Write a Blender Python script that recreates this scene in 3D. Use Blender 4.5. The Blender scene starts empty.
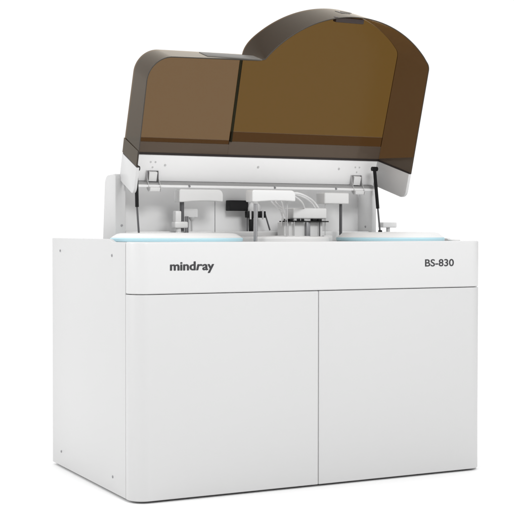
import bpy, bmesh, math, random
from mathutils import Vector, Matrix

S = bpy.context.scene
COL = S.collection
R = math.radians

# ------------------------------------------------------------------ camera
cam_d = bpy.data.cameras.new('camera')
cam = bpy.data.objects.new('camera', cam_d)
COL.objects.link(cam)
S.camera = cam
CP = Vector((-1.7731, -4.52524, 1.03443))
YAW, PITCH, ROLL = 0.469687, -0.0203476, 0.000637
cam_d.sensor_fit = 'HORIZONTAL'
cam_d.sensor_width = 36.0
cam_d.lens = 36.0 * 1284.24 / 514.0
cam_d.clip_start = 0.05
cam_d.clip_end = 400.0
fw = Vector((math.sin(YAW) * math.cos(PITCH), math.cos(YAW) * math.cos(PITCH), math.sin(PITCH)))
rt = Vector((math.cos(YAW), -math.sin(YAW), 0))
up = rt.cross(fw)
c_, s_ = math.cos(ROLL), math.sin(ROLL)
rt, up = rt * c_ + up * s_, up * c_ - rt * s_
M4 = Matrix((rt, up, -fw)).transposed().to_4x4()
M4.translation = CP
cam.matrix_world = M4

# ------------------------------------------------------------------ white studio surround
W = bpy.data.worlds.new('World')
S.world = W
W.use_nodes = True
nt = W.node_tree
bg = nt.nodes['Background']
tc = nt.nodes.new('ShaderNodeTexCoord')
sx = nt.nodes.new('ShaderNodeSeparateXYZ')
rp = nt.nodes.new('ShaderNodeValToRGB')
nt.links.new(tc.outputs['Generated'], sx.inputs[0])
mr = nt.nodes.new('ShaderNodeMapRange')
mr.inputs['From Min'].default_value = -1
mr.inputs['From Max'].default_value = 1
nt.links.new(sx.outputs['Z'], mr.inputs['Value'])
nt.links.new(mr.outputs['Result'], rp.inputs['Fac'])
# added dimming of the world to the machine's right, to shade the right corner
fo = nt.nodes.new('ShaderNodeMapRange'); fo.interpolation_type = 'SMOOTHSTEP'
fo.inputs['From Min'].default_value = 0.66; fo.inputs['From Max'].default_value = 0.95
fo.inputs['To Min'].default_value = 1.0; fo.inputs['To Max'].default_value = 0.2
nt.links.new(sx.outputs['X'], fo.inputs['Value'])
# added dark cone in the world behind the camera, to shade the left corner
dp = nt.nodes.new('ShaderNodeVectorMath'); dp.operation = 'DOT_PRODUCT'
dp.inputs[1].default_value = (-0.62, -0.78, 0.0)
nt.links.new(tc.outputs['Generated'], dp.inputs[0])
fb = nt.nodes.new('ShaderNodeMapRange'); fb.interpolation_type = 'SMOOTHSTEP'
fb.inputs['From Min'].default_value = 0.55; fb.inputs['From Max'].default_value = 0.97
fb.inputs['To Min'].default_value = 1.0; fb.inputs['To Max'].default_value = 0.03
nt.links.new(dp.outputs['Value'], fb.inputs['Value'])
mm = nt.nodes.new('ShaderNodeMath'); mm.operation = 'MULTIPLY'
nt.links.new(fo.outputs['Result'], mm.inputs[0]); nt.links.new(fb.outputs['Result'], mm.inputs[1])
vm = nt.nodes.new('ShaderNodeVectorMath'); vm.operation = 'SCALE'
nt.links.new(rp.outputs['Color'], vm.inputs[0]); nt.links.new(mm.outputs[0], vm.inputs['Scale'])
nt.links.new(vm.outputs['Vector'], bg.inputs['Color'])
el = rp.color_ramp.elements
el[0].position = 0.0;  el[0].color = (0.70, 0.70, 0.70, 1)
el[1].position = 0.60; el[1].color = (0.71, 0.71, 0.71, 1)
e = el.new(1.0); e.color = (1.0, 1.0, 1.0, 1)
bg.inputs['Strength'].default_value = 1.5

def area(name, loc, target, sx_, sy_, power, col=(1, 1, 1)):
    d = bpy.data.lights.new(name, 'AREA')
    d.shape = 'RECTANGLE'; d.size = sx_; d.size_y = sy_
    d.energy = power; d.color = col
    o = bpy.data.objects.new(name, d); COL.objects.link(o)
    o.location = loc
    o.rotation_euler = (Vector(target) - Vector(loc)).to_track_quat('-Z', 'Y').to_euler()
    return o
area('softbox_front', (0.5, -4.8, 4.2), (0.8, 0.3, 1.0), 2.0, 1.3, 160)
area('softbox_side', (-5.0, 1.2, 3.4), (0.2, 0.5, 0.8), 2.2, 1.5, 110)

S.view_settings.view_transform = 'Standard'
S.view_settings.look = 'None'
S.view_settings.exposure = 0
S.view_settings.gamma = 1
S.cycles.transparent_max_bounces = 32
S.cycles.max_bounces = 12

# ------------------------------------------------------------------ materials
def mat(name, col, rough=0.5, spec=0.5, metal=0.0, bump=0.0, scale=400.0, var=0.0, coat=0.0):
    m = bpy.data.materials.new(name); m.use_nodes = True
    n = m.node_tree; b = n.nodes['Principled BSDF']
    b.inputs['Base Color'].default_value = (*col, 1)
    b.inputs['Roughness'].default_value = rough
    b.inputs['Specular IOR Level'].default_value = spec
    b.inputs['Metallic'].default_value = metal
    b.inputs['Coat Weight'].default_value = coat
    if bump or var:
        t = n.nodes.new('ShaderNodeTexCoord')
        no = n.nodes.new('ShaderNodeTexNoise')
        no.inputs['Scale'].default_value = scale
        no.inputs['Detail'].default_value = 3
        n.links.new(t.outputs['Object'], no.inputs['Vector'])
        if bump:
            bp = n.nodes.new('ShaderNodeBump')
            bp.inputs['Strength'].default_value = bump
            bp.inputs['Distance'].default_value = 0.0006
            n.links.new(no.outputs['Fac'], bp.inputs['Height'])
            n.links.new(bp.outputs['Normal'], b.inputs['Normal'])
        if var:
            r = n.nodes.new('ShaderNodeMapRange')
            r.inputs['To Min'].default_value = max(0.0, rough - var)
            r.inputs['To Max'].default_value = min(1.0, rough + var)
            n.links.new(no.outputs['Fac'], r.inputs['Value'])
            n.links.new(r.outputs['Result'], b.inputs['Roughness'])
    return m

def smoked(name, tint, ior=1.35, rough=0.10, body=(0.03, 0.022, 0.016), solid=0.04, refl=(1, 1, 1)):
    """tinted clear plastic: each of a sheet's two faces filters the light once"""
    m = bpy.data.materials.new(name); m.use_nodes = True
    n = m.node_tree; n.nodes.clear()
    out = n.nodes.new('ShaderNodeOutputMaterial')
    tr = n.nodes.new('ShaderNodeBsdfTransparent')
    tr.inputs['Color'].default_value = (*[math.sqrt(c) for c in tint], 1)
    df = n.nodes.new('ShaderNodeBsdfDiffuse'); df.inputs['Color'].default_value = (*body, 1)
    mx = n.nodes.new('ShaderNodeMixShader'); mx.inputs['Fac'].default_value = solid
    n.links.new(tr.outputs[0], mx.inputs[1]); n.links.new(df.outputs[0], mx.inputs[2])
    gl = n.nodes.new('ShaderNodeBsdfGlossy'); gl.inputs['Roughness'].default_value = rough
    gl.inputs['Color'].default_value = (*refl, 1)
    t = n.nodes.new('ShaderNodeTexCoord'); no = n.nodes.new('ShaderNodeTexNoise')
    no.inputs['Scale'].default_value = 4; no.inputs['Detail'].default_value = 0
    bp = n.nodes.new('ShaderNodeBump'); bp.inputs['Strength'].default_value = 0.02
    bp.inputs['Distance'].default_value = 0.01
    n.links.new(t.outputs['Object'], no.inputs['Vector'])
    n.links.new(no.outputs['Fac'], bp.inputs['Height'])
    n.links.new(bp.outputs['Normal'], gl.inputs['Normal'])
    fr = n.nodes.new('ShaderNodeFresnel'); fr.inputs['IOR'].default_value = ior
    # the face turned away from the eye reflects little: use the outer-side index for both
    ge = n.nodes.new('ShaderNodeNewGeometry')
    ms = n.nodes.new('ShaderNodeMath'); ms.operation = 'SUBTRACT'; ms.inputs[0].default_value = 1
    n.links.new(ge.outputs['Backfacing'], ms.inputs[1])
    mu = n.nodes.new('ShaderNodeMath'); mu.operation = 'MULTIPLY'
    n.links.new(fr.outputs[0], mu.inputs[0]); n.links.new(ms.outputs[0], mu.inputs[1])
    m2 = n.nodes.new('ShaderNodeMixShader')
    n.links.new(mu.outputs[0], m2.inputs['Fac'])
    n.links.new(mx.outputs[0], m2.inputs[1]); n.links.new(gl.outputs[0], m2.inputs[2])
    n.links.new(m2.outputs[0], out.inputs['Surface'])
    return m

MW = mat('white_enamel', (0.550, 0.550, 0.550), 0.36, 0.35, bump=0.05, scale=900, var=0.04)
MFA = mat('fascia_plastic', (0.595, 0.595, 0.595), 0.36, 0.4, bump=0.04, scale=800, var=0.04)
MP = mat('white_plastic', (0.68, 0.68, 0.677), 0.35, 0.4, bump=0.03, scale=700, var=0.05)
MLF = mat('lid_white', (0.80, 0.80, 0.80), 0.42, 0.35, bump=0.05, scale=900, var=0.04)
MI = mat('inner_grey_white', (0.73, 0.73, 0.73), 0.5, 0.3, bump=0.05, scale=600)
MG = mat('gap_grey', (0.45, 0.45, 0.45), 0.7, 0.2)
MB = mat('pale_blue_trim', (0.45, 0.68, 0.76), 0.35, 0.4)
MK = mat('black_plastic', (0.006, 0.006, 0.0065), 0.5, 0.2, bump=0.1)
MD = mat('dark_steel', (0.10, 0.10, 0.105), 0.35, 0.5, metal=0.3)
MS = mat('brushed_steel', (0.42, 0.42, 0.43), 0.32, 0.5, metal=0.85)
MN = mat('screw_steel', (0.28, 0.28, 0.29), 0.4, 0.5, metal=0.6)
MT = mat('print_grey', (0.045, 0.045, 0.048), 0.6, 0.2)
MH = mat('clear_hose', (0.80, 0.80, 0.80), 0.2, 0.5)
MGK = mat('gasket_black', (0.018, 0.013, 0.012), 0.5, 0.3)
MLG = mat('light_grey_plastic', (0.5, 0.5, 0.5), 0.45, 0.35)
MLW = mat('milky_plastic', (0.66, 0.66, 0.66), 0.3, 0.4)
MF = mat('floor_white', (0.86, 0.86, 0.86), 0.65, 0.15, bump=0.02, scale=60)
MSW = smoked('smoked_wall', (0.100, 0.052, 0.021), ior=1.12, rough=0.07, body=(0.085, 0.068, 0.045), solid=0.12, refl=(1.0, 0.93, 0.82))
MSK = smoked('smoked_skirt', (0.100, 0.052, 0.021), ior=1.12, rough=0.07, body=(0.070, 0.056, 0.042), solid=0.45, refl=(1.0, 0.93, 0.82))
MSR = smoked('smoked_panel_amber', (0.148, 0.081, 0.021), ior=1.18, rough=0.3)
MSL = smoked('smoked_panel_left', (0.180, 0.110, 0.054), ior=1.20, rough=0.3)
MSB = smoked('smoked_band', (0.078, 0.037, 0.012), ior=1.12)
MSF = smoked('smoked_flange', (0.10, 0.07, 0.055), ior=1.25, body=(0.125, 0.096, 0.072), solid=0.62, refl=(1.0, 0.9, 0.78))
MDV = smoked('smoked_divider', (0.03, 0.03, 0.016), ior=1.3, solid=0.3, body=(0.06, 0.055, 0.035))

# ------------------------------------------------------------------ helpers
BASE = Vector((0.80, 0.50, -0.007))

def finish(name, bm, m, parent, label=None, angle=35):
    bmesh.ops.recalc_face_normals(bm, faces=bm.faces[:])
    me = bpy.data.meshes.new(name)
    bm.to_mesh(me); bm.free()
    me.materials.append(m)
    for p in me.polygons: p.use_smooth = True
    me.set_sharp_from_angle(angle=R(angle))
    o = bpy.data.objects.new(name, me)
    COL.objects.link(o)
    if parent is not None:
        o.parent = parent
        if parent.type == 'EMPTY':
            o.location = -BASE          # meshes are written in room coordinates
    if label: o['label'] = label
    return o

def box(bm, x0, x1, y0, y1, z0, z1, bev=0.0, seg=3, tf=None):
    r = bmesh.ops.create_cube(bm, size=1)
    vs = r['verts']
    for v in vs:
        v.co = Vector((x0 + (v.co.x + .5) * (x1 - x0), y0 + (v.co.y + .5) * (y1 - y0), z0 + (v.co.z + .5) * (z1 - z0)))
    if bev:
        es = list({e for v in vs for e in v.link_edges})
        r2 = bmesh.ops.bevel(bm, geom=es, offset=bev, segments=seg, affect='EDGES', profile=0.5)
        vs = list({v for v in r2['verts']} | {v for v in vs if v.is_valid})
    if tf:
        for v in vs: v.co = tf(v.co)
    return vs

def cyl(bm, p0, p1, r0, r1=None, n=24, cap=True):
    r1 = r0 if r1 is None else r1
    p0, p1 = Vector(p0), Vector(p1)
    d = (p1 - p0); L = d.length
    q = d.to_track_quat('Z', 'Y').to_matrix().to_4x4()
    q.translation = (p0 + p1) / 2
    bmesh.ops.create_cone(bm, cap_ends=cap, segments=n, radius1=r0, radius2=r1, depth=L, matrix=q)

def lathe(bm, cx, cy, prof, n=128):
    rings = []
    for r, z in prof:
        if r < 1e-5: rings.append([bm.verts.new((cx, cy, z))])
        else: rings.append([bm.verts.new((cx + r * math.cos(2 * math.pi * k / n), cy + r * math.sin(2 * math.pi * k / n), z)) for k in range(n)])
    for a, b in zip(rings, rings[1:]):
        for k in range(n):
            k2 = (k + 1) % n
            if len(a) == 1: bm.faces.new((a[0], b[k], b[k2]))
            elif len(b) == 1: bm.faces.new((a[k], b[0], a[k2]))
            else: bm.faces.new((a[k], b[k], b[k2], a[k2]))

def tube(bm, pts, r, n=10):
    pts = [Vector(p) for p in pts]
    # Catmull-Rom resample
    P = [pts[0]] + pts + [pts[-1]]
    out = []
    for i in range(1, len(P) - 2):
        for k in range(8):
            t = k / 8
            a, b, c, d = P[i - 1], P[i], P[i + 1], P[i + 2]
            out.append(0.5 * ((2 * b) + (c - a) * t + (2 * a - 5 * b + 4 * c - d) * t * t + (3 * b - a - 3 * c + d) * t ** 3))
    out.append(pts[-1])
    rings = []
    for i, p in enumerate(out):
        d = (out[min(i + 1, len(out) - 1)] - out[max(i - 1, 0)]).normalized()
        u = d.cross(Vector((0.3, 1, 0.1))).normalized(); w = d.cross(u)
        rings.append([bm.verts.new(p + (u * math.cos(2 * math.pi * k / n) + w * math.sin(2 * math.pi * k / n)) * r) for k in range(n)])
    for a, b in zip(rings, rings[1:]):
        for k in range(n): bm.faces.new((a[k], a[(k + 1) % n], b[(k + 1) % n], b[k]))
    bm.faces.new(rings[0]); bm.faces.new(rings[-1][::-1])

def prism(bm, poly, f0, f1):
    """extrude a 2-D polygon between two mappings (u,v)->point"""
    a = [bm.verts.new(f0(*p)) for p in poly]; b = [bm.verts.new(f1(*p)) for p in poly]
    n = len(poly)
    for k in range(n): bm.faces.new((a[k], a[(k + 1) % n], b[(k + 1) % n], b[k]))
    bm.faces.new(a[::-1]); bm.faces.new(b)

def bevel_sharp(bm, off, ang=40, seg=2):
    es = [e for e in bm.edges if len(e.link_faces) == 2 and e.calc_face_angle(0) > R(ang)]
    bmesh.ops.bevel(bm, geom=es, offset=off, segments=seg, affect='EDGES', profile=0.5)

def arc(cx, cy, r, a0, a1, n):
    return [(cx + r * math.cos(R(a0 + (a1 - a0) * k / n)), cy + r * math.sin(R(a0 + (a1 - a0) * k / n))) for k in range(n + 1)]

# ------------------------------------------------------------------ floor
bm = bmesh.new()
bmesh.ops.create_grid(bm, x_segments=8, y_segments=8, size=60, matrix=Matrix.Translation((0, 0, -0.007)))
fl = finish('floor', bm, MF, None)
fl['kind'] = 'structure'

# ------------------------------------------------------------------ the analyser
root = bpy.data.objects.new('chemistry_analyzer', None)
COL.objects.link(root)
root.location = BASE
root['label'] = 'white floor-standing laboratory analyzer with smoked brown lid raised over its deck'
root['category'] = 'analyzer'

CW, CD = 1.631, 0.98
XS = 0.8046
ZL, ZT = 0.790, 0.990
SEAM = 0.079
RC = 0.066

# inner carcass (seen only in the gaps) and recessed plinth
bm = bmesh.new()
box(bm, 0.022, CW - 0.022, 0.040, CD - 0.004, 0.004, 0.960)
box(bm, 0.05, CW - 0.05, 0.06, CD - 0.05, -0.007, 0.003)
finish('carcass', bm, MG, root)

# side panels with screws
def side(x0, x1, sgn):
    bm = bmesh.new()
    y0 = SEAM + 0.002
    poly = [(y0, 0.003), (CD, 0.003), (CD, 1.0), (0.275, 1.0), (0.255, 0.998), (0.235, 0.991), (0.215, 0.9885), (y0, 0.9885)]
    prism(bm, poly, lambda y, z: (x0, y, z), lambda y, z: (x1, y, z))
    bmesh.ops.recalc_face_normals(bm, faces=bm.faces[:])
    bevel_sharp(bm, 0.0022, 60, 3)
    o = finish('side_panel', bm, MW, root)
    xs = x0 if sgn < 0 else x1
    for (y, z) in ((0.867, 0.945), (0.2252, 0.9355), (0.8587, 0.0665), (0.2204, 0.0647)):
        bm = bmesh.new()
        cyl(bm, (xs - sgn * 0.001, y, z), (xs + sgn * 0.0022, y, z), 0.0062, 0.0052, 20)
        box(bm, min(xs, xs + sgn * 0.0028), max(xs, xs + sgn * 0.0028), y - 0.0035, y + 0.0035, z - 0.0008, z + 0.0008)
        finish('screw', bm, MN, o)
    return o
side(0.0, 0.018, -1)
side(CW - 0.018, CW, 1)

# front shell pieces: plan strip with rounded corners
def plan_path(off, left=True, right=True, x0=0, x1=CW):
    r = RC - off
    pts = []
    if left:
        pts += [(off, SEAM)] + arc(RC, RC, r, 180, 270, 18)
    else:
        pts += [(x0, off)]
    if right:
        pts += arc(CW - RC, RC, r, 270, 360, 18) + [(CW - off, SEAM)]
    else:
        pts += [(x1, off)]
    return pts

def shell_piece(name, z0, z1, parent, thick=0.020, bev=0.003, m=None, **kw):
    bm = bmesh.new()
    o_ = plan_path(0, **kw); i_ = plan_path(thick, **kw)
    poly = o_ + i_[::-1]
    # build as quads so the strip bevels cleanly
    n = len(o_)
    V = {}
    for k in range(n):
        for nm, p in (('o', o_[k]), ('i', i_[k])):
            V[nm, k, 0] = bm.verts.new((p[0], p[1], z0)); V[nm, k, 1] = bm.verts.new((p[0], p[1], z1))
    for k in range(n - 1):
        bm.faces.new((V['o', k, 0], V['o', k + 1, 0], V['o', k + 1, 1], V['o', k, 1]))
        bm.faces.new((V['i', k, 1], V['i', k + 1, 1], V['i', k + 1, 0], V['i', k, 0]))
        bm.faces.new((V['o', k, 1], V['o', k + 1, 1], V['i', k + 1, 1], V['i', k, 1]))
        bm.faces.new((V['i', k, 0], V['i', k + 1, 0], V['o', k + 1, 0], V['o', k, 0]))
    for k in (0, n - 1):
        bm.faces.new((V['o', k, 0], V['o', k, 1], V['i', k, 1], V['i', k, 0]))
    bmesh.ops.recalc_face_normals(bm, faces=bm.faces[:])
    bevel_sharp(bm, bev, 60, 3)
    return finish(name, bm, m or MW, parent)

fascia = shell_piece('front_fascia', ZL + 0.0012, ZT, root, bev=0.006, m=MFA)
shell_piece('door', 0.002, ZL - 0.0012, root, right=False, x1=XS - 0.0012)
shell_piece('door', 0.002, ZL - 0.0012, root, left=False, x0=XS + 0.0012)

# lettering on the fascia
def text_bm(pieces, x0, x1, zb, height_ref, height, weight=()):
    """pieces: list of (string, shear, bold); joined, scaled to run x0..x1; height_ref: glyph with known height"""
    bm = bmesh.new(); cur = 0.0
    for s, sh, bold, gap in pieces:
        cu = bpy.data.curves.new('t', 'FONT'); cu.body = s; cu.size = 1; cu.shear = sh
        cu.offset = bold; cu.extrude = 0.0; cu.resolution_u = 6
        ob = bpy.data.objects.new('t', cu); COL.objects.link(ob)
        bpy.context.view_layer.update()
        me = bpy.data.meshes.new_from_object(ob.evaluated_get(bpy.context.evaluated_depsgraph_get()))
        bpy.data.objects.remove(ob); bpy.data.curves.remove(cu)
        xs = [v.co.x for v in me.vertices]
        lo, hi = min(xs), max(xs)
        me.transform(Matrix.Translation((cur - lo, 0, 0)))
        bm.from_mesh(me); bpy.data.meshes.remove(me)
        cur += hi - lo + gap
    xs = [v.co.x for v in bm.verts]
    lo, hi = min(xs), max(xs)
    sx_ = (x1 - x0) / (hi - lo); sz = height / height_ref
    for v in bm.verts:
        v.co = Vector((x0 + (v.co.x - lo) * sx_, 0.0015, zb + v.co.y * sz))
    r = bmesh.ops.extrude_face_region(bm, geom=bm.faces[:])
    for v in r['geom']:
        if isinstance(v, bmesh.types.BMVert): v.co.y = -0.0006
    # the bold weight: the letters overprinted a hair apart, each coat a little prouder
    base = bpy.data.meshes.new('b'); bm.to_mesh(base)
    for i, (dx, dz) in enumerate(weight):
        k = bmesh.new(); k.from_mesh(base)
        tmp = bpy.data.meshes.new('k')
        for v in k.verts: v.co += Vector((dx, -0.00006 * (i + 1), dz))
        k.to_mesh(tmp); k.free(); bm.from_mesh(tmp); bpy.data.meshes.remove(tmp)
    bpy.data.meshes.remove(base)
    return bm
finish('lettering', text_bm([('mind', 0.0, 0.010, 0.085), ('r', 0.20, 0.010, 0.035), ('ay', 0.0, 0.010, 0)], 0.152, 0.3355, 0.8810, 0.56, 0.0268, ((-0.0015, 0), (0.0015, 0), (0.0008, 0.0007), (-0.0008, -0.0005))), MT, fascia, 'brand name lettering in grey lower-case letters')
finish('lettering', text_bm([('BS-830', 0.0, 0.018, 0)], 1.3215, 1.470, 0.8825, 0.73, 0.0310), MT, fascia, 'model number lettering in grey capitals')

# deck
bm = bmesh.new()
o_ = plan_path(0.0215)
prism(bm, o_[1:-1] + [(CW - 0.0195, CD - 0.01), (0.0195, CD - 0.01)], lambda x, y: (x, y, 0.962), lambda x, y: (x, y, 0.987))
deck = finish('deck', bm, MW, root)
# raised rear ledge of the deck, in front of the back wall
bm = bmesh.new()
box(bm, 0.195, 1.41, 0.585, 0.698, 0.985, 1.030, 0.006)
finish('ledge', bm, MP, deck)
# raised collars at the right rear corner
bm = bmesh.new()
lathe(bm, 1.545, 0.10, [(0, 0.996), (0.020, 0.996), (0.024, 0.9935), (0.024, 0.986)], 32)
finish('deck_button', bm, MP, deck)

# carousels
def carousel(cx, cy, r, ztop, rimname='trim_ring'):
    bm = bmesh.new()
    lathe(bm, cx, cy, [(r - 0.004, 0.986), (r - 0.004, 1.001), (r - 0.002, 1.0045), (r - 0.010, 1.010), (r - 0.026, ztop - 0.004), (r - 0.040, ztop - 0.0005),
                       (r - 0.055, ztop), (0.075, ztop + 0.001), (0.072, ztop - 0.003), (0.030, ztop - 0.003), (0.028, ztop + 0.002), (0.0, ztop + 0.002)])
    o = finish('carousel_cover', bm, MP, root)
    bm = bmesh.new()
    lathe(bm, cx, cy, [(r - 0.003, 0.9885), (r, 0.990), (r + 0.001, 1.000), (r - 0.001, 1.0035), (r - 0.003, 1.0035), (r - 0.003, 0.9885)])
    finish(rimname, bm, MB, o)
    return o
carousel(0.310, 0.303, 0.270, 1.0235)
carousel(1.322, 0.272, 0.238, 1.0265)

# reaction ring between the carousels
bm = bmesh.new()
lathe(bm, 0.845, 0.385, [(0.205, 0.986), (0.205, 1.000), (0.198, 1.007), (0.165, 1.009), (0.160, 1.002), (0.120, 1.002), (0.116, 1.010), (0.0, 1.012)], 96)
finish('reaction_ring', bm, MP, root)

# ------------------------------------------------------------------ back housing
bm = bmesh.new()
box(bm, 0.188, 1.418, 0.700, 0.722, 0.985, 1.262, 0.002, 2)
hous = finish('back_housing', bm, MI, root)
def wing(x0, x1, yf):
    bm = bmesh.new()
    poly = [(yf, 0.985), (0.722, 0.985), (0.700, 1.20)] + arc(0.655, 1.228, 0.042, 5, 88, 8) + [(0.62, 1.271), (yf + 0.015, 1.272), (yf + 0.003, 1.262), (yf, 1.25)]
    prism(bm, poly, lambda y, z: (x0, y, z), lambda y, z: (x1, y, z))
    bmesh.ops.recalc_face_normals(bm, faces=bm.faces[:])
    bevel_sharp(bm, 0.004, 60, 3)
    o = finish('side_wing', bm, MW, hous)
    return o
wing(0.143, 0.190, 0.568)
wing(1.416, 1.441, 0.575)
for x in (0.172, ):
    bm = bmesh.new(); cyl(bm, (x, 0.570, 1.055), (x, 0.565, 1.055), 0.005, 0.0045, 16); finish('screw', bm, MN, hous)
bm = bmesh.new(); cyl(bm, (1.4175, 0.63, 1.052), (1.413, 0.63, 1.052), 0.005, 0.0045, 16); finish('screw', bm, MN, hous)

# ------------------------------------------------------------------ lid
TH = 1.26883
LO = Vector((0, 0.358847, 1.174073))
EV = Vector((0, -math.cos(TH), math.sin(TH)))
EW = Vector((0, math.sin(TH), math.cos(TH)))
def L(x, v, w): return Vector((x, 0, 0)) + LO + EV * v + EW * w
LV = lambda c: L(c.x, c.y, c.z)      # box written in lid coordinates
WB = 0.234
VB = 0.1215

def resample(pl, n):
    d = [0]
    for a, b in zip(pl, pl[1:]): d.append(d[-1] + math.dist(a, b))
    out = []
    for k in range(n + 1):
        t = d[-1] * k / n; i = 0
        while i < len(d) - 2 and d[i + 1] < t: i += 1
        f = (t - d[i]) / max(1e-9, d[i + 1] - d[i])
        out.append((pl[i][0] + (pl[i + 1][0] - pl[i][0]) * f, pl[i][1] + (pl[i + 1][1] - pl[i][1]) * f))
    return out

def fillet(prev, cor, nxt, r, n=10):
    a = (Vector(prev) - Vector(cor)).normalized(); b = (Vector(nxt) - Vector(cor)).normalized()
    ang = a.angle(b); d = r / math.tan(ang / 2)
    c = Vector(cor) + (a + b).normalized() * (r / math.sin(ang / 2))
    s = Vector(cor) + a * d - c; e_ = Vector(cor) + b * d - c
    out = []
    a0 = math.atan2(s.y, s.x); a1 = math.atan2(e_.y, e_.x)
    da = (a1 - a0 + math.pi) % (2 * math.pi) - math.pi
    for k in range(n + 1):
        t = a0 + da * k / n
        out.append((c.x + r * math.cos(t), c.y + r * math.sin(t)))
    return out

AC, AR = (1.065, 0.274), 0.520
def outline(xl0, xl1, xr0, xr1, vtop, rc, xj, vj, vb=VB, off=0.0):
    """left foot -> left corner -> top -> arch -> right shoulder -> right foot; returned as fixed-count segments"""
    cor = (xl1, vtop - 0.003)
    f1 = fillet((xl0, vb), cor, (0.62, vtop + 0.004), rc, 20)
    top_end = (xj, vj)
    a_start = math.degrees(math.atan2(vj + 0.006 - AC[1], -math.sqrt(AR ** 2 - (vj + 0.006 - AC[1]) ** 2)))
    if AC[0] - math.sqrt(AR ** 2 - (vj + 0.006 - AC[1]) ** 2) < xj + 0.004:
        a_start = math.degrees(math.acos((xj + 0.004 - AC[0]) / AR))
    xs = xr1 - 0.004
    a_end = math.degrees(math.acos((xs - AC[0]) / AR))
    ar = arc(AC[0], AC[1], AR, a_start, a_end + 6.0, 70)
    p_end = arc(AC[0], AC[1], AR, a_end, a_end, 1)[0]
    f2 = fillet(ar[-1], p_end, (xr0, vb), 0.05, 10)
    if ar[0][0] < xj + 0.006:
        ar = [q for q in ar if q[0] > xj + 0.045]
        ar = resample(ar, 70)
        c = (xj + 0.002, vj + 0.043)
        join = [((1 - t) ** 2 * top_end[0] + 2 * t * (1 - t) * c[0] + t * t * ar[0][0], (1 - t) ** 2 * top_end[1] + 2 * t * (1 - t) * c[1] + t * t * ar[0][1]) for t in [k / 12 for k in range(13)]]
    else:
        join = [top_end, ar[0]]; ar = resample(ar, 70)
    segs = [resample([(xl0, vb), f1[0]], 12), f1, resample([f1[-1], top_end], 16), resample(join, 8), ar, resample([ar[-1], f2[0]], 2), f2, resample([f2[-1], (xr0, vb)], 12)]
    out = []
    for s in segs: out += s if not out else s[1:]
    return out
RIM = outline(0.1428, 0.1428, 1.4655, 1.4675, 0.578, 0.105, 0.628, 0.586)
BCK = outline(0.1690, 0.1780, 1.4345, 1.4490, 0.566, 0.100, 0.661, 0.569)
assert len(RIM) == len(BCK)
def inset(pl, t):
    out = []
    for i, p in enumerate(pl):
        a = Vector(pl[max(0, i - 1)]); b = Vector(pl[min(len(pl) - 1, i + 1)])
        d = (b - a).normalized()
        nrm = Vector((d.y, -d.x))
        out.append((p[0] + nrm.x * t, p[1] + nrm.y * t))
    return out

# curved outer wall of the lid, 4 mm thick
T = 0.004
bm = bmesh.new()
NW = 10
ri, bi = inset(RIM, T), inset(BCK, T)
def lerp(a, b, f): return (a[0] + (b[0] - a[0]) * f, a[1] + (b[1] - a[1]) * f)
n = len(RIM)
go = [[bm.verts.new(L(*lerp(RIM[i], BCK[i], k / NW), WB * k / NW)) for k in range(NW + 1)] for i in range(n)]
gi = [[bm.verts.new(L(*lerp(ri[i], bi[i], k / NW), WB * k / NW)) for k in range(NW + 1)] for i in range(n)]
for i in range(n - 1):
    for k in range(NW):
        bm.faces.new((go[i][k], go[i + 1][k], go[i + 1][k + 1], go[i][k + 1]))
        bm.faces.new((gi[i][k + 1], gi[i + 1][k + 1], gi[i + 1][k], gi[i][k]))
    bm.faces.new((go[i][0], gi[i][0], gi[i + 1][0], go[i + 1][0]))
    bm.faces.new((go[i][NW], go[i + 1][NW], gi[i + 1][NW], gi[i][NW]))
for i in (0, n - 1):
    for k in range(NW): bm.faces.new((go[i][k], go[i][k + 1], gi[i][k + 1], gi[i][k]))
lid = finish('lid', bm, MSW, root, 'smoked brown see-through lid with a low left lobe and a tall right arch', angle=50)

XD = 0.659
VR, VLp = 0.232, 0.1935
inn = inset(BCK, T + 0.0005)
def clip_x(poly, x, keep_left):
    out = []
    m = len(poly)
    for i in range(m):
        a, b = poly[i], poly[(i + 1) % m]
        ina = (a[0] <= x) == keep_left; inb = (b[0] <= x) == keep_left
        if ina: out.append(a)
        if ina != inb:
            f = (x - a[0]) / (b[0] - a[0]); out.append((x, a[1] + (b[1] - a[1]) * f))
    return out
def clip_v(poly, v0, keep_up):
    return [(b, a) for a, b in clip_x([(q[1], q[0]) for q in poly], v0, not keep_up)]
def sheet(name, poly, w0, w1, m, lab=None):
    bm = bmesh.new()
    prism(bm, poly, lambda x, v: L(x, v, w0), lambda x, v: L(x, v, w1))
    return finish(name, bm, m, lid, lab)
sheet('window_panel', clip_v(clip_x(inn, XD + 0.003, False), VR, True), WB - 0.005, WB - 0.001, MSR, 'tall arched amber brown panel')
sheet('window_panel', clip_v(clip_x(inn, XD - 0.006, True), VLp, True), WB - 0.006, WB - 0.002, MSL, 'lower left greyish brown panel')
# step between the two panels
bm = bmesh.new(); box(bm, XD - 0.0055, XD + 0.0025, VLp - 0.006, 0.562, WB - 0.016, WB - 0.001, 0.001, 1, LV)
finish('divider', bm, MDV, lid)
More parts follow.
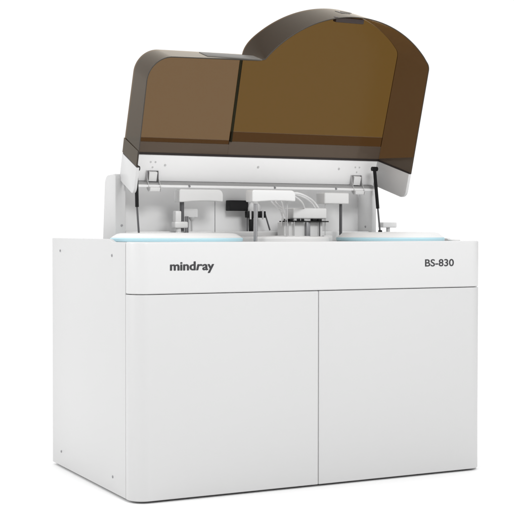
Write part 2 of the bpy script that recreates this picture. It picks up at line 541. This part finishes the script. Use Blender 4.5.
# reinforced bands along the lower edge
VF = 0.187
bandp = clip_v(clip_v(inn, VR - 0.0006, False), VF + 0.0006, True)
sheet('lower_band', clip_x(bandp, XD - 0.006, False), WB - 0.0055, WB - 0.0005, MSB)
lb = clip_v(clip_v(inn, VLp - 0.0006, False), VF - 0.012, True)
sheet('lower_band', clip_x(lb, XD - 0.0065, True), WB - 0.0065, WB - 0.0015, MSB)
fp = clip_v(clip_v(inn, VF, False), VB + 0.004, True)
fl_r = clip_x(fp, XD - 0.006, False)
sheet('flange', fl_r, WB - 0.006, WB - 0.0005, MSF)
sheet('flange', clip_v(clip_x(fp, XD - 0.0062, True), VF - 0.0126, False), WB - 0.006, WB - 0.0005, MSF)
# outer flange on both flanks, standing 3 mm proud of the wall
def flank(i0, sgn):
    bm = bmesh.new()
    def X(w, o):
        a, b = (RIM[i0], BCK[i0]); return a[0] + (b[0] - a[0]) * w / WB + sgn * o
    if sgn < 0: pr = [(VB + 0.003, 0.0), (VB + 0.003, WB + 0.003), (VF, WB + 0.003), (VF, 0.0)]
    else: pr = [(VB + 0.003, 0.0), (VB + 0.003, WB - 0.012), (VB + 0.012, WB - 0.012), (VF + 0.010, 0.0)]
    oa, ob = (0.0003, 0.0020) if sgn < 0 else (-0.0064, -0.0046)
    prism(bm, pr, lambda v, w: L(X(w, oa), v, w), lambda v, w: L(X(w, ob), v, w))
    finish('flange', bm, MSK if sgn < 0 else MSF, lid)
flank(0, -1); flank(-1, 1)
# black gasket between plastic and metal
bm = bmesh.new()
box(bm, 0.170, 1.434, 0.1192, 0.1285, WB - 0.0085, WB + 0.002, 0, 1, LV)
for sgn, a, b in ((1, RIM[0], BCK[0]), (-1, RIM[-1], BCK[-1])):
    pr = [(0.1195, 0.0), (0.1195, WB - 0.010), (0.1255, WB - 0.010), (0.1255, 0.0)]
    X = lambda w, o: a[0] + (b[0] - a[0]) * w / WB + sgn * o
    prism(bm, pr, lambda v, w: L(X(w, -0.0012), v, w), lambda v, w: L(X(w, 0.0095), v, w))
finish('gasket', bm, MGK, lid)
# thin dark edge bead round the rim
bm = bmesh.new()
bead = inset(RIM, T / 2)
rings = []
for p in bead:
    rings.append(p)
g = []
o2, i2 = inset(RIM, -0.0004), inset(RIM, T - 0.0008)
for i in range(n):
    g.append([bm.verts.new(L(*o2[i], -0.0015)), bm.verts.new(L(*o2[i], -0.0003)), bm.verts.new(L(*i2[i], -0.0003)), bm.verts.new(L(*i2[i], -0.0015))])
for i in range(n - 1):
    for k in range(4): bm.faces.new((g[i][k], g[i + 1][k], g[i + 1][(k + 1) % 4], g[i][(k + 1) % 4]))
bm.faces.new(g[0]); bm.faces.new(g[-1][::-1])
finish('edge_bead', bm, mat('bead_brown', (0.03, 0.024, 0.018), 0.35, 0.4), lid)
# grip under the top of the arch, its catch on the outside, and the lip of the left lobe
bm = bmesh.new(); box(bm, 0.960, 1.098, 0.765, 0.786, 0.002, 0.030, 0.004, 2, LV)
finish('grip', bm, mat('grip_brown', (0.022, 0.012, 0.010), 0.45, 0.4), lid)
bm = bmesh.new()
for x0, x1, w0, w1 in ((1.040, 1.082, 0.100, 0.112), (1.066, 1.118, 0.150, 0.162), (1.040, 1.052, 0.100, 0.162)):
    a0, a1 = [math.degrees(math.acos((x - AC[0]) / AR)) for x in (x0, x1)]
    prism(bm, arc(AC[0], AC[1], AR + 0.0012, a0, a1, 8) + arc(AC[0], AC[1], AR - 0.002, a1, a0, 8), lambda x, v: L(x, v, w0), lambda x, v: L(x, v, w1))
finish('catch', bm, mat('catch_grey', (0.10, 0.09, 0.085), 0.4, 0.4), lid)
bm = bmesh.new(); box(bm, 0.392, 0.640, 0.5845, 0.5895, -0.004, 0.085, 0.002, 2, LV)
finish('lip', bm, mat('lip_grey', (0.085, 0.078, 0.068), 0.4, 0.4), lid)

# ------------------------------------------------------------------ white metal frame at the lid's foot
lid_frame = None
bm = bmesh.new()
XI0, XI1 = 0.1705, 1.4310
box(bm, XI0, XI1, 0.004, 0.1190, WB - 0.006, WB + 0.010, 0.0015, 2, LV)
lid_frame = finish('lid_frame', bm, MLF, root, 'white metal lower frame of the lid')
def cheek(a, b, sgn, t=0.012):
    bm = bmesh.new()
    xa, xb = a[0], b[0]
    X = lambda w, o: xa + (xb - xa) * w / WB + sgn * o
    vb0, vb1 = 0.004, 0.004
    cr = 0.034
    poly = [(0.1190, WB + 0.006), (0.1190, 0.0)]
    poly += [(vb0 + cr + cr * math.sin(R(t_)) * -1, cr - cr * math.cos(R(t_))) for t_ in range(0, 91, 9)]
    poly += [(vb1, WB + 0.006)]
    prism(bm, poly, lambda v, w: L(X(w, -0.001), v, w), lambda v, w: L(X(w, t), v, w))
    bmesh.ops.recalc_face_normals(bm, faces=bm.faces[:])
    bevel_sharp(bm, 0.0012, 60, 2)
    return finish('cheek', bm, MW, lid_frame)
cheek(RIM[0], BCK[0], 1); cheek(RIM[-1], BCK[-1], -1)
bm = bmesh.new(); box(bm, XI0 + 0.012, XI1 - 0.012, -0.0035, 0.0030, WB - 0.036, WB + 0.008, 0.001, 1, LV)
finish('hinge_recess', bm, mat('recess_shade', (0.30, 0.30, 0.30), 0.5, 0.3), lid_frame)  # grey among white parts: the shade under the strip, put into the colour
bm = bmesh.new(); box(bm, XI0 + 0.014, XI1 - 0.014, -0.013, -0.0035, WB - 0.050, WB + 0.006, 0.002, 3, LV)
finish('hinge_rail', bm, MLF, lid_frame)
for x, v in ((0.3645, 0.0745), (0.8105, 0.0763), (1.225, 0.078)):
    bm = bmesh.new(); cyl(bm, L(x, v, WB - 0.0055), L(x, v, WB - 0.0085), 0.0055, 0.0045, 18)
    finish('screw', bm, MLG, lid_frame)
for x in (0.47, 0.885, 1.2):
    bm = bmesh.new(); cyl(bm, L(x, -0.005, WB - 0.047), L(x, -0.005, WB - 0.0525), 0.0055, 0.0045, 18)
    finish('screw', bm, MN, lid_frame)
def latch(x):
    bm = bmesh.new()
    box(bm, x - 0.0185, x + 0.0185, 0.006, 0.047, WB - 0.024, WB - 0.0065, 0.002, 2, LV)
    o = finish('latch', bm, MP, lid_frame)
    bm = bmesh.new(); box(bm, x - 0.0265, x + 0.0265, -0.002, 0.049, WB - 0.0085, WB - 0.0062, 0.0, 1, LV)
    finish('shade_plate', bm, MD, lid_frame)  # dark plate added to stand for the shadow around the latch block
    for sx_ in (-1, 1):
        bm = bmesh.new()
        pr = [(0.050, WB - 0.0075), (0.050, WB - 0.014), (0.020, WB - 0.026), (-0.016, WB - 0.062), (-0.030, WB - 0.060), (-0.026, WB - 0.040), (0.004, WB - 0.0075)]
        xc = x + sx_ * 0.0265
        prism(bm, pr, lambda v, w: L(xc - 0.0012, v, w), lambda v, w: L(xc + 0.0012, v, w))
        finish('latch_arm', bm, MLG, lid_frame)
    bm = bmesh.new(); cyl(bm, L(x - 0.027, 0.000, WB - 0.022), L(x + 0.027, 0.000, WB - 0.022), 0.004, None, 14)
    finish('pin', bm, MD, lid_frame)
    bm = bmesh.new(); box(bm, x - 0.0235, x + 0.0235, -0.027, -0.010, WB - 0.062, WB - 0.042, 0.002, 2, LV)
    finish('strike', bm, MP, lid_frame)
    for dx, dv in ((-0.011, 0.087), (0.011, 0.087), (0.0, 0.064)):
        bm = bmesh.new(); cyl(bm, L(x + dx, dv, WB - 0.0055), L(x + dx, dv, WB - 0.0078), 0.0042, 0.0036, 14); finish('rivet', bm, MLG, lid_frame)
latch(0.308); latch(1.322)

# ------------------------------------------------------------------ gas struts
def strut(p_top, p_mid, p_bot):
    bm = bmesh.new()
    cyl(bm, p_top, p_mid, 0.0076, None, 20)
    o = finish('gas_strut', bm, MK, root)
    bm = bmesh.new(); cyl(bm, p_mid, p_bot, 0.0042, None, 14); finish('rod', bm, MD, o)
    bm = bmesh.new(); t = Vector(p_top); cyl(bm, t + Vector((-0.014, 0, 0.004)), t + Vector((0.014, 0, 0.004)), 0.010, None, 16); finish('ball_joint', bm, MK, o)
    bm = bmesh.new(); b = Vector(p_bot); cyl(bm, b + Vector((-0.006, 0, 0.0)), b + Vector((0.008, 0, 0.0)), 0.0065, None, 16); finish('ball_joint', bm, MK, o)
strut((1.383, 0.50, 1.313), (1.4015, 0.50, 1.135), (1.4135, 0.50, 1.030))
strut((0.211, 0.50, 1.290), (0.214, 0.50, 1.132), (0.2225, 0.50, 1.016))

# ------------------------------------------------------------------ work deck hardware
def arm_part(name, args, m=None, bev=0.008, lab=None, rl=None, rr=None):
    bm = bmesh.new()
    if rl is None:
        box(bm, *args, bev, 4)
    else:                                  # moulded hood: big radii on its upper corners, slightly arched underside
        x0, x1, y0, y1, z0, z1 = args
        poly = arc(x0 + rl, z1 - rl, rl, 180, 90, 8) + arc(x1 - rr, z1 - rr, rr, 90, 0, 8)
        nb = 12
        for k in range(nb + 1):
            t = k / nb
            poly.append((x1 + (x0 - x1) * t, z0 + 0.0055 * (1 - (2 * t - 0.75) ** 2) * (1 if t < 0.85 else (1 - t) / 0.15)))
        prism(bm, poly, lambda x, z: (x, y0, z), lambda x, z: (x, y1, z))
        bmesh.ops.recalc_face_normals(bm, faces=bm.faces[:])
        bevel_sharp(bm, bev, 60, 4)
    return finish(name, bm, m or MP, root, lab)
def sub_cyl(name, p0, p1, r, m, parent, r1=None, n=24):
    bm = bmesh.new(); cyl(bm, p0, p1, r, r1, n); return finish(name, bm, m, parent)
def sub_box(name, args, m, parent, bev=0.003):
    bm = bmesh.new(); box(bm, *args, bev, 2); return finish(name, bm, m, parent)

# left sampling arm
a = arm_part('probe_arm', (0.420, 0.628, 0.530, 0.590, 1.156, 1.2115), bev=0.005, rl=0.010, rr=0.022, lab='left probe arm on a dark post')
sub_cyl('post', (0.447, 0.565, 1.030), (0.447, 0.565, 1.162), 0.0095, MD, a)
sub_cyl('needle', (0.602, 0.56, 1.026), (0.602, 0.56, 1.162), 0.0016, MN, a, n=10)
sub_box('base', (0.402, 0.464, 0.535, 0.580, 1.044, 1.072), MP, a, 0.006)
sub_cyl('foot', (0.427, 0.557, 1.010), (0.427, 0.557, 1.047), 0.012, MP, a)
sub_box('bracket', (0.407, 0.435, 0.540, 0.575, 1.070, 1.118), MP, a, 0.005)
for x in (0.468, 0.477):
    sub_cyl('guide_pin', (x, 0.57, 1.020), (x, 0.57, 1.095), 0.004, MN, a, n=12)
# wash cup beside it
o = arm_part('wash_cup', (0.458, 0.536, 0.592, 0.625, 1.090, 1.128), MLW, 0.004)
bm = bmesh.new()
lathe(bm, 0.512, 0.606, [(0, 1.074), (0.005, 1.074), (0.014, 1.088), (0.014, 1.092), (0, 1.092)], 24)
finish('funnel', bm, MLG, o)
sub_cyl('stem', (0.512, 0.606, 1.028), (0.512, 0.606, 1.076), 0.0045, MLG, o, n=12)

# black mixer block
m_ = arm_part('mixer_block', (0.716, 0.808, 0.645, 0.690, 1.122, 1.169), MK, 0.003)
sub_box('clamp', (0.792, 0.886, 0.625, 0.650, 1.091, 1.121), MK, m_, 0.002)
for k, x in enumerate((0.808, 0.840, 0.870)):
    sub_cyl('tube', (x, 0.624, 1.084), (x, 0.624, 1.124), 0.0042, MLG, m_, n=16)
sub_box('leg', (0.811, 0.828, 0.634, 0.650, 1.03, 1.092), MK, m_, 0.002)
sub_cyl('leg', (0.800, 0.640, 1.03), (0.800, 0.640, 1.092), 0.0035, MD, m_, n=12)
sub_cyl('leg', (0.850, 0.640, 1.03), (0.850, 0.640, 1.092), 0.0030, MLG, m_, n=12)
sub_cyl('stay', (0.886, 0.640, 1.118), (0.914, 0.640, 1.035), 0.0035, MD, m_, n=12)
bm = bmesh.new()
lathe(bm, 0.838, 0.655, [(0.034, 1.120), (0.034, 1.134), (0.029, 1.150), (0.018, 1.160), (0, 1.163)], 36)
finish('dome', bm, MLG, m_)

# middle reagent arm
a = arm_part('probe_arm', (0.622, 0.826, 0.235, 0.300, 1.1535, 1.2035), bev=0.005, rl=0.010, rr=0.022, lab='middle probe arm on a bright steel post')
sub_cyl('post', (0.650, 0.263, 0.985), (0.650, 0.263, 1.150), 0.0078, MS, a)
sub_cyl('collar', (0.650, 0.263, 1.146), (0.650, 0.263, 1.160), 0.0115, MP, a)
sub_cyl('needle', (0.800, 0.263, 1.000), (0.800, 0.263, 1.157), 0.0020, MLG, a, n=10)
sub_cyl('needle_guide', (0.794, 0.268, 1.02), (0.794, 0.268, 1.157), 0.0012, MLG, a, n=10)
# hoses
def hose(pts, r=0.0042):
    bm = bmesh.new(); tube(bm, pts, r); finish('hose', bm, MH, a)
hose([(0.800, 0.27, 1.190), (0.837, 0.28, 1.193), (0.904, 0.34, 1.192), (0.989, 0.42, 1.179), (1.053, 0.48, 1.161), (1.101, 0.52, 1.130)], 0.0050)
hose([(0.800, 0.275, 1.186), (0.837, 0.285, 1.1885), (0.904, 0.345, 1.186), (0.985, 0.42, 1.172), (1.045, 0.48, 1.153), (1.085, 0.52, 1.128)], 0.0040)
hose([(0.800, 0.275, 1.180), (0.837, 0.28, 1.181), (0.900, 0.35, 1.172), (0.960, 0.42, 1.156), (1.018, 0.50, 1.128)], 0.0038)
hose([(0.728, 0.275, 1.164), (0.742, 0.285, 1.152), (0.797, 0.35, 1.135), (0.854, 0.42, 1.115), (0.915, 0.505, 1.068)], 0.0036)
hose([(0.748, 0.275, 1.164), (0.760, 0.285, 1.152), (0.812, 0.35, 1.139), (0.869, 0.42, 1.115), (0.928, 0.505, 1.068)], 0.0032)
hose([(0.775, 0.275, 1.164), (0.788, 0.285, 1.150), (0.822, 0.34, 1.130), (0.862, 0.42, 1.100), (0.900, 0.505, 1.055)], 0.0028)

# wash station
w_ = arm_part('wash_station', (0.948, 1.120, 0.480, 0.560, 1.0865, 1.134), MP, 0.006)
for x0, x1 in ((0.898, 0.948), (0.958, 1.012), (1.030, 1.092), (1.092, 1.124)):
    sub_box('clip', (x0, x1, 0.470, 0.520, 1.0715, 1.0765), MK, w_, 0.001)
for x0, x1 in ((0.908, 0.924), (0.932, 0.946), (0.968, 0.984), (0.990, 1.004), (1.048, 1.064), (1.076, 1.094)):
    sub_box('nozzle_head', (x0, x1, 0.480, 0.505, 1.0762, 1.086), MK, w_, 0.0015)
sub_box('carrier', (0.955, 1.015, 0.485, 0.53, 1.0768, 1.092), MLG, w_, 0.002)
sub_box('body', (0.912, 1.110, 0.50, 0.565, 0.986, 1.071), MP, w_, 0.004)
sub_box('post', (1.016, 1.036, 0.482, 0.498, 0.986, 1.071), MN, w_, 0.002)
for x in (0.925, 0.955, 1.085):
    sub_cyl('rod', (x, 0.485, 0.995), (x, 0.485, 1.073), 0.0028, MD if x > 1 else MLG, w_, n=12)

# right reagent arm, pointing towards the front
a = arm_part('probe_arm', (1.108, 1.236, 0.480, 0.560, 1.154, 1.2045), bev=0.006, lab='right probe arm on a dark steel post')
sub_cyl('post', (1.212, 0.515, 0.990), (1.212, 0.515, 1.157), 0.0068, MD, a)
sub_cyl('needle', (1.122, 0.50, 1.010), (1.122, 0.50, 1.157), 0.0018, MLG, a, n=10)
sub_box('base', (1.105, 1.150, 0.48, 0.53, 0.986, 1.012), MP, a, 0.004)
# small dispenser at the far right
a = arm_part('dispenser', (1.494, 1.572, 0.600, 0.645, 1.048, 1.0735), MP, 0.005)
sub_cyl('post', (1.536, 0.622, 0.985), (1.536, 0.622, 1.050), 0.009, MLG, a)
sub_box('base', (1.50, 1.565, 0.60, 0.645, 0.985, 1.012), MP, a, 0.003)
